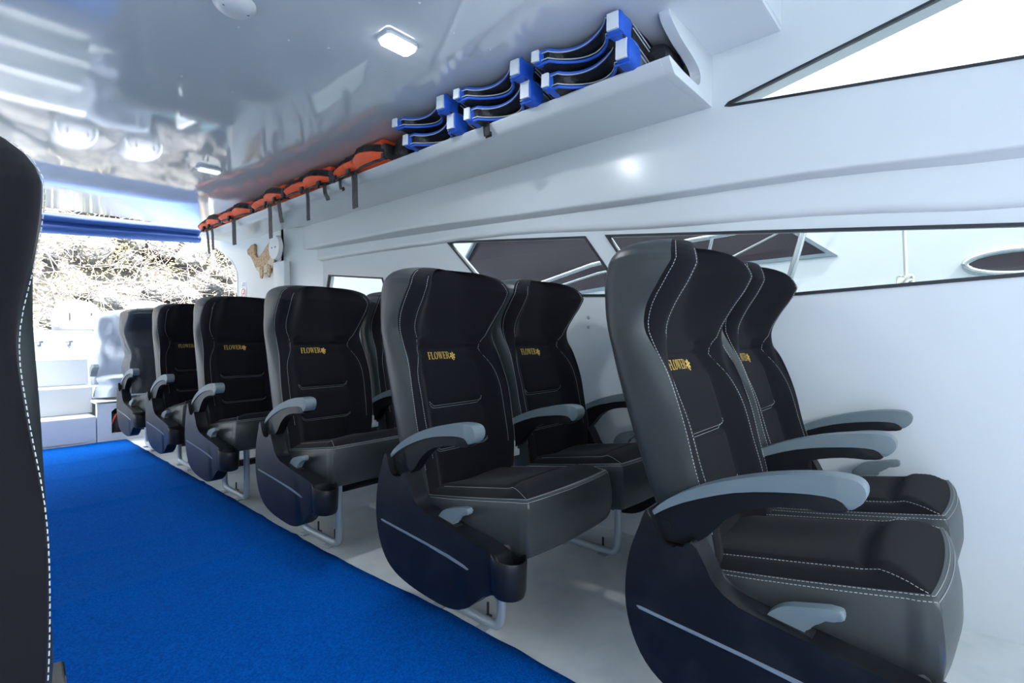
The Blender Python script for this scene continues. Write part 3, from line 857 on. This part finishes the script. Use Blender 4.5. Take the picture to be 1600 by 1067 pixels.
for x, y in ((.71,1.86),(.86,1.81),(.98,1.75),(1.04,1.30),(.88,2.37),(.69,2.38),(1.22,1.74),(1.07,2.26),(1.22,1.34),(1.38,1.32),(.55,2.85)):
    bm = bmesh.new(); bmesh.ops.create_cone(bm, cap_ends=True, segments=10, radius1=.003, radius2=.0055, depth=.003, matrix=Matrix.Translation((x, y, 1.9288)))
    bm_obj('ceiling_screw', bm, 'lampbody', ceil)

# ================================================================== life jackets
def puff(name, a, b, m, parent, bev, amp, seed, sub=3, warp=None):
    """soft padded slab: a bevelled box, subdivided and wrinkled"""
    bm = bmesh.new(); box(bm, a, b, bev, 2)
    bmesh.ops.subdivide_edges(bm, edges=[e for e in bm.edges if e.calc_length() > .03], cuts=sub, use_grid_fill=True)
    c = (Vector(a) + Vector(b)) / 2
    for v in bm.verts:
        d = (v.co - c); nn = noise.noise(v.co * 16 + Vector((seed, 0, 0))) + .5 * noise.noise(v.co * 40 + Vector((0, seed, 0)))
        v.co += d.normalized() * nn * amp
        if warp: v.co = warp(v.co)
    return bm_obj(name, bm, m, parent, 50)

def orange_jacket(loc, ln, seed, label, ht=.13):
    r = thing('orange_life_jacket', loc, label, 'life jacket', 'folded orange life jackets on the overhead shelf')
    h = ln / 2
    NS = 30
    def hgt(t): return ht * sm([0, .12, .40, .55, 1.0], [.50, .74, 1.0, .90, .58], t)
    def lobe(t): return math.sin(math.pi * min(1, max(0, (t - .10) / .46))) ** .5 if t < .56 else math.sin(math.pi * min(1, max(0, (t - .56) / .44))) ** .5
    rings, face = [], []
    for i in range(NS + 1):
        t = i / NS; y = -h + 2 * h * t; H = hgt(t); lb = lobe(t)
        j = lambda k: .005 * noise.noise((y * 16 + seed, k * 1.7, seed))
        zf = .40 if t < .56 else .44            # lower edge of the black upper band
        z_c = H * (zf + .16 * (.5 - abs(t - .33)))
        row = [Vector((.24, y, 0)), Vector((.03, y, 0)), Vector((.006 - .014 * lb + j(1), y, .010)), Vector((-.012 - .034 * lb + j(2), y, z_c)), Vector((-.004 - .016 * lb + j(3), y, H * .80)), Vector((.012 + j(4), y, H * .97)), Vector((.05, y, H)), Vector((.24, y, H * .9))]
        rings.append(row); face.append(row)
    V_, F_ = [], []; loft(V_, F_, rings, True)
    F_.append(tuple(range(8))[::-1]); F_.append(tuple(range(NS * 8, NS * 8 + 8)))
    foam = mk('foam_panel', V_, F_, 'orange', r, 50)
    V2, F2 = [], []
    loft(V2, F2, [[rw[3] * (1 - f) + rw[4] * f + Vector((-.004 - .004 * math.sin(i * 1.9 + seed), 0, 0)) for f in (.10, .55, 1.0)] + [rw[4] * .4 + rw[5] * .6 + Vector((-.003, 0, 0))] for i, rw in enumerate(face)], False)
    mk('black_band', V2, F2, 'blackny', foam, 180)
    puff('folded_back', (.02, -h * .80, .01), (.23, h * .80, ht * .93), 'orange', r, .018, .008, seed)
    puff('side_gusset', (-.012, -h - .018, .004), (.22, -h + .030, ht * .56), 'blackny', r, .012, .006, seed + 4)
    V2, F2 = [], []; add_tube(V2, F2, [rw[2] + Vector((-.003, 0, -.003)) for rw in face], .007, 6)
    mk('edge_binding', V2, F2, 'blackny', foam, 60)
    return r
def strap(loc, z_len, w, label, parent=None, curl=0.0):
    V, F = [], []; rings = []
    P = catmull([(.09, 0, .022), (.03, 0, .021), (-.018, 0, .012), (-.026, 0, -.02), (-.022, curl * .3, -.06), (-.016, curl, -z_len + .02), (-.012 , curl * 1.2, -z_len)], 5)
    for p in P: rings.append([p + Vector((-.0015, -w / 2, 0)), p + Vector((-.0015, w / 2, 0)), p + Vector((.0015, w / 2, 0)), p + Vector((.0015, -w / 2, 0))])
    loft(V, F, rings, True); F.append((3, 2, 1, 0)); n_ = len(V); F.append((n_ - 4, n_ - 3, n_ - 2, n_ - 1))
    o = mk('strap', V, F, 'blackny', parent, 50, loc)
    return o
def buckle(loc, parent):
    bm = bmesh.new(); box(bm, (-.010, -.018, -.014), (.004, .018, .012), .004); box(bm, (-.012, -.010, -.030), (0, .010, -.012), .003)
    return bm_obj('buckle', bm, 'dark', parent, 40, loc)
OJ = [  # y centre, length, height, label, straps (dy, length, width)
    (2.52, .55, .140, 'nearest orange life jacket, next to the blue ones, one wide strap hanging', [(.03, .175, .034), (.20, .05, .016)]),
    (3.09, .54, .130, 'second orange life jacket from the blue ones, on the shelf', [(-.01, .165, .020), (-.20, .075, .020)]),
    (3.66, .53, .126, 'third orange life jacket from the blue ones, two straps hanging', [(-.05, .21, .034), (-.21, .13, .030)]),
    (4.23, .52, .122, 'fourth orange life jacket from the blue ones, above the wall arch', [(.02, .18, .034)]),
    (4.78, .50, .118, 'farthest orange life jacket at the stern end of the shelf', [(-.08, .17, .030), (.05, .19, .030)]),
]
for i, (y, ln, ht, lab, st) in enumerate(OJ):
    r = orange_jacket((1.585, y, 1.787), ln, 3.7 * i + 1, lab, ht)
    r.rotation_euler = (0, 0, R((-4, 3, -3, 4, -2)[i]))
    for k, (dy, L_, w_) in enumerate(st):
        strap((.015, dy, .0), L_ + .02, w_ * 1.75, '', r, .012 * (-1) ** k)
        buckle((-.022, dy + .045, .012), r)

def blue_jacket():
    r = thing('blue_life_jacket', (0, 0, 0), 'x', 'life jacket', 'folded blue life jackets on the overhead shelf')
    # local: x outwards to the wall, y along the shelf, z up; length .38, two padded layers
    for li, (z0, th, x0, sk) in enumerate(((-.003, .068, .058, 0), (.064, .056, -.004, 0))):
        N = 26; rings = []; topl = []; botl = []
        for i in range(N + 1):
            t = i / N; y = -.165 + .33 * t
            hol = math.sin(math.pi * min(1, max(0, (t - .16) / .68))) ** .7            # hollow of the neck between the two ends
            x = x0 + .075 * hol + sk
            zt = z0 + th + .014 * math.cos((t - .12) * 4.2) - .006 * hol
            zb = z0 + .012 * hol
            topl.append(Vector((x - .016 * hol, y, zt))); botl.append(Vector((x + .024 * hol, y, zb + .003)))
            rings.append([Vector((.36, y, zb)), Vector((x + .06, y, zb)), Vector((x + .024 * hol, y, zb + .006)), Vector((x + .045 * hol, y, (zt + zb) / 2)), Vector((x - .014 * hol, y, zt - .004)), Vector((x + .02, y, zt)), Vector((.20, y, zt + .004)), Vector((.36, y, zt - .014))])
        V, F = [], []; loft(V, F, rings, True); F.append(tuple(range(8))[::-1]); F.append(tuple(range(N * 8, N * 8 + 8)))
        body = mk('padded_layer', V, F, 'blackny', r, 60)
        # blue rims on the upper and lower edge
        for nm, ln_, rr_ in (('upper_rim', topl, .0065), ('lower_rim', botl, .0055)):
            V, F = [], []; add_tube(V, F, ln_, rr_, 8); mk(nm, V, F, 'bluel', body, 60)
        V, F = [], []; add_tube(V, F, [p + Vector((-.009, 0, -.008)) for p in topl], .0022, 6); add_tube(V, F, [p + Vector((-.008, 0, .008)) for p in botl], .0022, 6)
        mk('piping', V, F, 'pip', body, 60)
        # the two blue shoulder ends with reflective patches
        for e, (ya, yb) in enumerate(((-.176, -.118), (.138, .178))):
            zt = z0 + th + (.012 if e == 0 else -.008)
            b_ = puff('shoulder_end', (x0 - .020 + sk, ya, z0 - .002), (x0 + .070 + sk, yb, zt), 'bluel', body, .019, .009, li * 3 + e, 3)
            zm = (z0 + zt) / 2; ym = (ya + yb) / 2; hw = .019 if e == 0 else .014; hh = (zt - z0) * .40
            Vp = []; Fp = []
            for xx in (x0 - .0285 + sk, x0 - .020 + sk):
                Vp += [(xx + .002, ym - hw, zm - hh), (xx, ym + hw, zm - hh), (xx + .002, ym + hw, zm + hh), (xx + .003, ym - hw, zm + hh)]
            Fp = [(3, 2, 1, 0), (4, 5, 6, 7), (0, 1, 5, 4), (1, 2, 6, 5), (2, 3, 7, 6), (3, 0, 4, 7)]
            mk('reflective_patch', Vp, Fp, 'reflect', b_)
        # grey side panel and piping on the near end
        V, F = [], []
        for q_ in (.035, .10):
            add_tube(V, F, catmull([(.07 + sk, -.172, z0 + th + .012 - q_ * .2), (.16, -.176, z0 + th - .005 - q_ * .25), (.25, -.174, z0 + th * .62 - q_ * .2), (.345, -.168, z0 + th * .5 - q_ * .2)], 5), .0022, 6)
        mk('side_piping', V, F, 'pip', body, 60)
        puff('side_panel', (.075 + sk, -.170, z0 + .004), (.33, -.150, z0 + th * .9), 'greyny' if li == 0 else 'blackny', body, .009, .005, 9 + li, 3)
    puff('folded_tail', (.19, -.238, -.002), (.375, .15, .108), 'blackny', r, .03, .010, 5, 3)
    return r
BJ = blue_jacket()
bl = [BJ] + [copy_tree(BJ) for _ in range(2)]
for o, (x, y, rz, s, lab) in zip(bl, (
        (1.480, 1.000, 3, 1.0, 'blue life jacket nearest the camera, at the front end of the overhead shelf'),
        (1.485, 1.420, 3, 1.0, 'blue life jacket in the middle of the three, above a hanging black strap'),
        (1.490, 1.850, 3, .98, 'blue life jacket next to the orange ones, farthest of the three'))):
    o.location = (x, y, 1.784); o.rotation_euler = (0, 0, R(rz)); o['label'] = lab
s_ = strap((1.61, 1.535, 1.790), .065, .036, '', None)
s_.name = 'webbing_strap'; tag(s_, 'short black webbing strap hanging over the shelf below the middle blue life jacket', 'strap')
b_ = puff('black_bag', (1.60, 2.10, 1.784), (1.82, 2.235, 1.885), 'blackny', None, .03, .012, 2.2)
tag(b_, 'crumpled black bag on the shelf between blue and orange life jackets', 'bag')

# ================================================================== wall decorations
DP = [(4.782, 1.638), (4.70, 1.672), (4.647, 1.679), (4.618, 1.660), (4.634, 1.597), (4.600, 1.557), (4.545, 1.547), (4.461, 1.579), (4.393, 1.629), (4.308, 1.667), (4.250, 1.675), (4.215, 1.640), (4.205, 1.58), (4.225, 1.52), (4.238, 1.487), (4.262, 1.449), (4.33, 1.415), (4.40, 1.403), (4.48, 1.408), (4.544, 1.429), (4.613, 1.471), (4.665, 1.542), (4.708, 1.580), (4.770, 1.600)]
dol = thing('dolphin_plaque', (1.86, 4.45, 1.52), 'tan speckled wooden dolphin plaque on the white aft wall', 'wall decoration')
o = ext_poly('body', [(y - 4.45, z - 1.52) for y, z in DP], 'yz', 0.018, .038, 'wood', dol, .004, 2)
belly = [(4.225, 1.52), (4.238, 1.487), (4.262, 1.449), (4.33, 1.415), (4.40, 1.403), (4.48, 1.408), (4.544, 1.429), (4.60, 1.462), (4.52, 1.468), (4.42, 1.462), (4.36, 1.485), (4.30, 1.52), (4.26, 1.545)]
ext_poly('belly', [(y - 4.45, z - 1.52) for y, z in belly], 'yz', 0.012, .018, 'woodl', dol, .002, 1)
for fy in ((4.462, 1.44), (4.318, 1.44)):
    ext_poly('flipper', [(fy[0] - 4.45 + a, fy[1] - 1.52 + b) for a, b in ((-.03, .02), (.03, .035), (.035, -.02), (.02, -.075), (-.01, -.08), (-.028, -.05))], 'yz', .004, .014, 'wood', dol, .002, 1)
pl = thing('round_plate', (1.85, 4.15, 1.585), 'round white plate beside the dolphin plaque', 'wall decoration')
bm = bmesh.new(); bmesh.ops.create_cone(bm, cap_ends=True, segments=36, radius1=.100, radius2=.092, depth=.03, matrix=Matrix.Translation((.0, 0, 0)) @ Matrix.Rotation(R(-90), 4, 'Y'))
bm_obj('disc', bm, 'sticker', pl)
for dz in (-.03, .03):
    bm = bmesh.new(); bmesh.ops.create_cone(bm, cap_ends=True, segments=10, radius1=.006, radius2=.006, depth=.01, matrix=Matrix.Translation((-.016, dz, 0)) @ Matrix.Rotation(R(90), 4, 'Y'))
    bm_obj('screw', bm, 'leg', pl)
sg = thing('no_smoking_sign', (1.898, 4.91, 1.262), 'small no-smoking sign with a red ring on the arch wall', 'sign')
box_obj('plate', (-.003, -.062, -.056), (0.001, .062, .056), 'sticker', sg)
V, F = [], []; N = 28
for r_ in (.047, .038):
    for k in range(N): V.append((-.0042, r_ * math.cos(2 * math.pi * k / N), r_ * math.sin(2 * math.pi * k / N)))
for k in range(N): F.append((k, (k + 1) % N, N + (k + 1) % N, N + k))
b = len(V); c, s = math.cos(R(135)), math.sin(R(135))
for u, v in ((-.04, -.0045), (.04, -.0045), (.04, .0045), (-.04, .0045)): V.append((-.0044, u * c - v * s, u * s + v * c))
F.append((b, b + 1, b + 2, b + 3))
mk('prohibition_ring', V, F, 'red', sg)
mk('cigarette', [(-.0038, -.026, -.005), (-.0038, .024, -.005), (-.0038, .024, .003), (-.0038, -.026, .003)], [(0, 1, 2, 3)], 'black', sg)
s2 = thing('notice_sticker', (1.898, 4.91, 1.345), 'small printed notice above the no-smoking sign', 'sign')
box_obj('plate', (-.002, -.05, -.022), (0.001, .05, .022), 'sticker', s2)
for k in range(3):
    mk('print_line', [(-.003, -.04, -.013 + k * .012), (-.003, .04 - .01 * k, -.013 + k * .012), (-.003, .04 - .01 * k, -.008 + k * .012), (-.003, -.04, -.008 + k * .012)], [(0, 1, 2, 3)], 'bluebox', s2)
for z in (.958, .914):
    bm = bmesh.new(); bmesh.ops.create_cone(bm, cap_ends=True, segments=14, radius1=.009, radius2=.007, depth=.006, matrix=Matrix.Translation((2.027, 1.313, z)) @ Matrix.Rotation(R(-90), 4, 'Y'))
    bm_obj('wall_screw', bm, 'leg', wall_r)

# ================================================================== outside: neighbouring boat, water, bank
nb = thing('neighbouring_boat', (3.3, 1.0, -.4), 'white neighbouring boat with dark windows seen through the side windows', 'boat')
def nbp(o): o.parent = nb; o.location = Vector(o.location) - Vector((3.3, 1.0, -.4)); return o
nwin = [(.546, 1.313), (.731, 1.459), (.86, 1.60), (1.05, 1.72), (3.30, 1.80), (3.55, 1.50), (3.45, 1.10), (2.2, 1.20), (.991, 1.306)]
hull = [(-5, -.4), (7, -.4), (8.2, 1.85), (3.9, 2.0), (1.6, 2.05), (.2, 1.85), (-1.2, 1.60), (-5, 1.55)]
nbp(holed('hull', hull, [nwin], 'yz', 3.30, 5.6, 'boat'))
nbp(holed('side_window', nwin, [], 'yz', 3.33, 3.34, 'dglass'))
w_ = nbp(seal_loop('window_frame', nwin, 3.30, .016, None, 'strip'))
def ring_y(cy, cz, ry, rz, r_, x, nm, m):
    V, F = [], []
    pts = [(x, cy + ry * math.cos(a), cz + rz * math.sin(a)) for a in [2 * math.pi * k / 40 for k in range(41)]]
    add_tube(V, F, pts, r_, 8, False); return nbp(mk(nm, V, F, m, None, 60))
ring_y(-.19, 1.205, .19, .055, .016, 3.295, 'porthole_rim', 'steel')
nbp(holed('porthole_glass', [(-.19 + .18 * math.cos(a), 1.205 + .048 * math.sin(a)) for a in [2 * math.pi * k / 32 for k in range(32)]], [], 'yz', 3.288, 3.30, 'dglass'))
nbp(tube('hand_rail', [(2.9, 3.2, 1.12), (2.9, 2.31, 1.24), (2.9, 1.85, 1.338), (2.9, 1.186, 1.417), (2.9, .905, 1.43), (2.9, .60, 1.44)], .014, 'steel', None, 8))
nbp(tube('lower_rail', [(2.9, 3.2, 1.05), (2.9, 2.25, 1.19), (2.9, 1.80, 1.28), (2.9, 1.1, 1.34)], .008, 'steel', None, 8))
nbp(tube('rail_post', [(2.9, .59, 1.46), (2.9, .64, 1.27), (2.9, .70, 1.05), (3.28, .74, .95)], .017, 'steel', None, 8))
nbp(tube('rail_post', [(2.9, 1.06, 1.42), (2.9, 1.10, 1.25), (3.28, 1.12, 1.05)], .010, 'steel', None, 8))
nbp(tube('stay_line', [(2.9, .72, 1.40), (2.9, .95, 1.30), (2.9, 1.5, 1.06)], .005, 'rope', None, 6))
rp = thing('mooring_rope', (2.72, .19, .95), 'knotted mooring rope hanging outside the long side window', 'rope')
tube('rope_line', [(0, .02, -1.5), (0, 0, 0), (0, -.004, .12), (0, .004, .35), (.02, .012, .65), (.60, .03, .93)], .007, 'rope', rp, 8)
V, F = [], []
for k in range(4):
    a = k * 1.2
    add_tube(V, F, [(.016 * math.cos(t + a), .024 * math.sin(t), .135 + .018 * math.sin(t * 2 + a) + .006 * k) for t in [2 * math.pi * j / 14 for j in range(15)]], .008, 6, False)
mk('knot', V, F, 'rope', rp, 60)

struct(box_obj('water_surface', (-40, -30, -.6), (40, 30, -.5), 'water'), 'harbour water')

# the rocky bank behind the stern
bank = thing('rock_bank', (.5, 10, -.5), 'sunlit rocky bank with dry bushes behind the stern', None); bank['kind'] = 'structure'
def by(z): return 9.6 + max(0, z - .2) * .42
V, F = [], []; NXb, NZb = 90, 40
for j in range(NZb + 1):
    z = -.6 + 7.6 * j / NZb
    for i in range(NXb + 1):
        x = -9 + 22 * i / NXb
        d = .35 * noise.noise((x * .7, z * .9, 0)) + .18 * noise.noise((x * 2.1, z * 2.4, 5))
        V.append((x - .5, by(z) + d + .25 - 10, z + .5))
for j in range(NZb):
    for i in range(NXb):
        a = j * (NXb + 1) + i; F.append((a, a + 1, a + NXb + 2, a + NXb + 1))
mk('earth_slope', V, F, 'earth', bank, 180)
rnd = random.Random(11)
rock_meshes = []
for k in range(6):
    bm = bmesh.new(); bmesh.ops.create_icosphere(bm, subdivisions=3, radius=1.0)
    for v in bm.verts:
        d = v.co.normalized(); s = 1 + .35 * noise.noise(d * 1.6 + Vector((k * 5, 0, 0))) + .14 * noise.noise(d * 4 + Vector((0, k * 7, 0)))
        v.co = Vector((d.x * s, d.y * s * .8, d.z * s * .72))
        for a in range(3):   # a few flat, broken faces
            n_ = Vector((math.sin(k * 3 + a * 2.1), math.cos(k + a * 1.7), math.sin(a * 2.6 + k))).normalized(); h = v.co.dot(n_) - .62
            if h > 0: v.co -= n_ * h * .85
    me = bpy.data.meshes.new('boulder'); bm.to_mesh(me); bm.free()
    me.materials.append(M['rock' if k % 3 else 'rockd']); me.polygons.foreach_set('use_smooth', [True] * len(me.polygons)); me.set_sharp_from_angle(angle=R(35))
    rock_meshes.append(me)
for k in range(120):
    z = (rnd.random() ** 1.6) * 3.6 - .1; x = rnd.uniform(-.6, 6.5); s = rnd.uniform(.16, .42) * (1.15 if z < 1 else .8)
    o = bpy.data.objects.new('boulder', rock_meshes[rnd.randrange(6)]); COL.objects.link(o); o.parent = bank
    o.location = (x - .5, by(z) - 10 - .02, z + .5); o.scale = (s * 1.25, s * .8, s); o.rotation_euler = (rnd.uniform(-.3, .3), rnd.uniform(-.3, .3), rnd.uniform(0, 6.3))
V, F = [], []
for k in range(1500):
    z = rnd.uniform(.8, 4.0); x = rnd.uniform(-.8, 6.6); y = by(z) - .15
    L_ = rnd.uniform(.25, .9); a = rnd.uniform(-1.9, 1.9); p = Vector((x, y, z)); P = [p]
    for s_i in range(4):
        a += rnd.uniform(-.5, .5)
        p = p + Vector((math.sin(a) * L_ / 4, rnd.uniform(-.07, .03), math.cos(a) * L_ / 4 - .02 * s_i)); P.append(p)
    r0 = rnd.uniform(.003, .008)
    add_tube(V, F, [q_ - Vector((.5, 10, -.5)) for q_ in P], [r0, r0 * .9, r0 * .75, r0 * .6, r0 * .4], 4, False)
tw = mk('dry_twigs', V, F, 'twig', bank, 180); tw['kind'] = 'stuff'
V, F = [], []
cl = [(rnd.uniform(-.4, 6.2), rnd.uniform(1.1, 3.6)) for _ in range(60)]
for k in range(7000):
    cx, cz = cl[rnd.randrange(60)]; x = rnd.gauss(cx, .22); z = rnd.gauss(cz, .20); y = by(z) - rnd.uniform(.1, .45)
    c = Vector((x - .5, y - 10, z + .5)); u = Vector((rnd.gauss(0, 1), rnd.gauss(0, 1), rnd.gauss(0, 1))).normalized(); w2 = u.orthogonal().normalized()
    s = rnd.uniform(.010, .026); b = len(V)
    V += [c - u * s, c + w2 * s * .5, c + u * s, c - w2 * s * .5]; F.append((b, b + 1, b + 2, b + 3))
lf = mk('dry_leaves', V, F, 'leaf', bank); lf['kind'] = 'stuff'
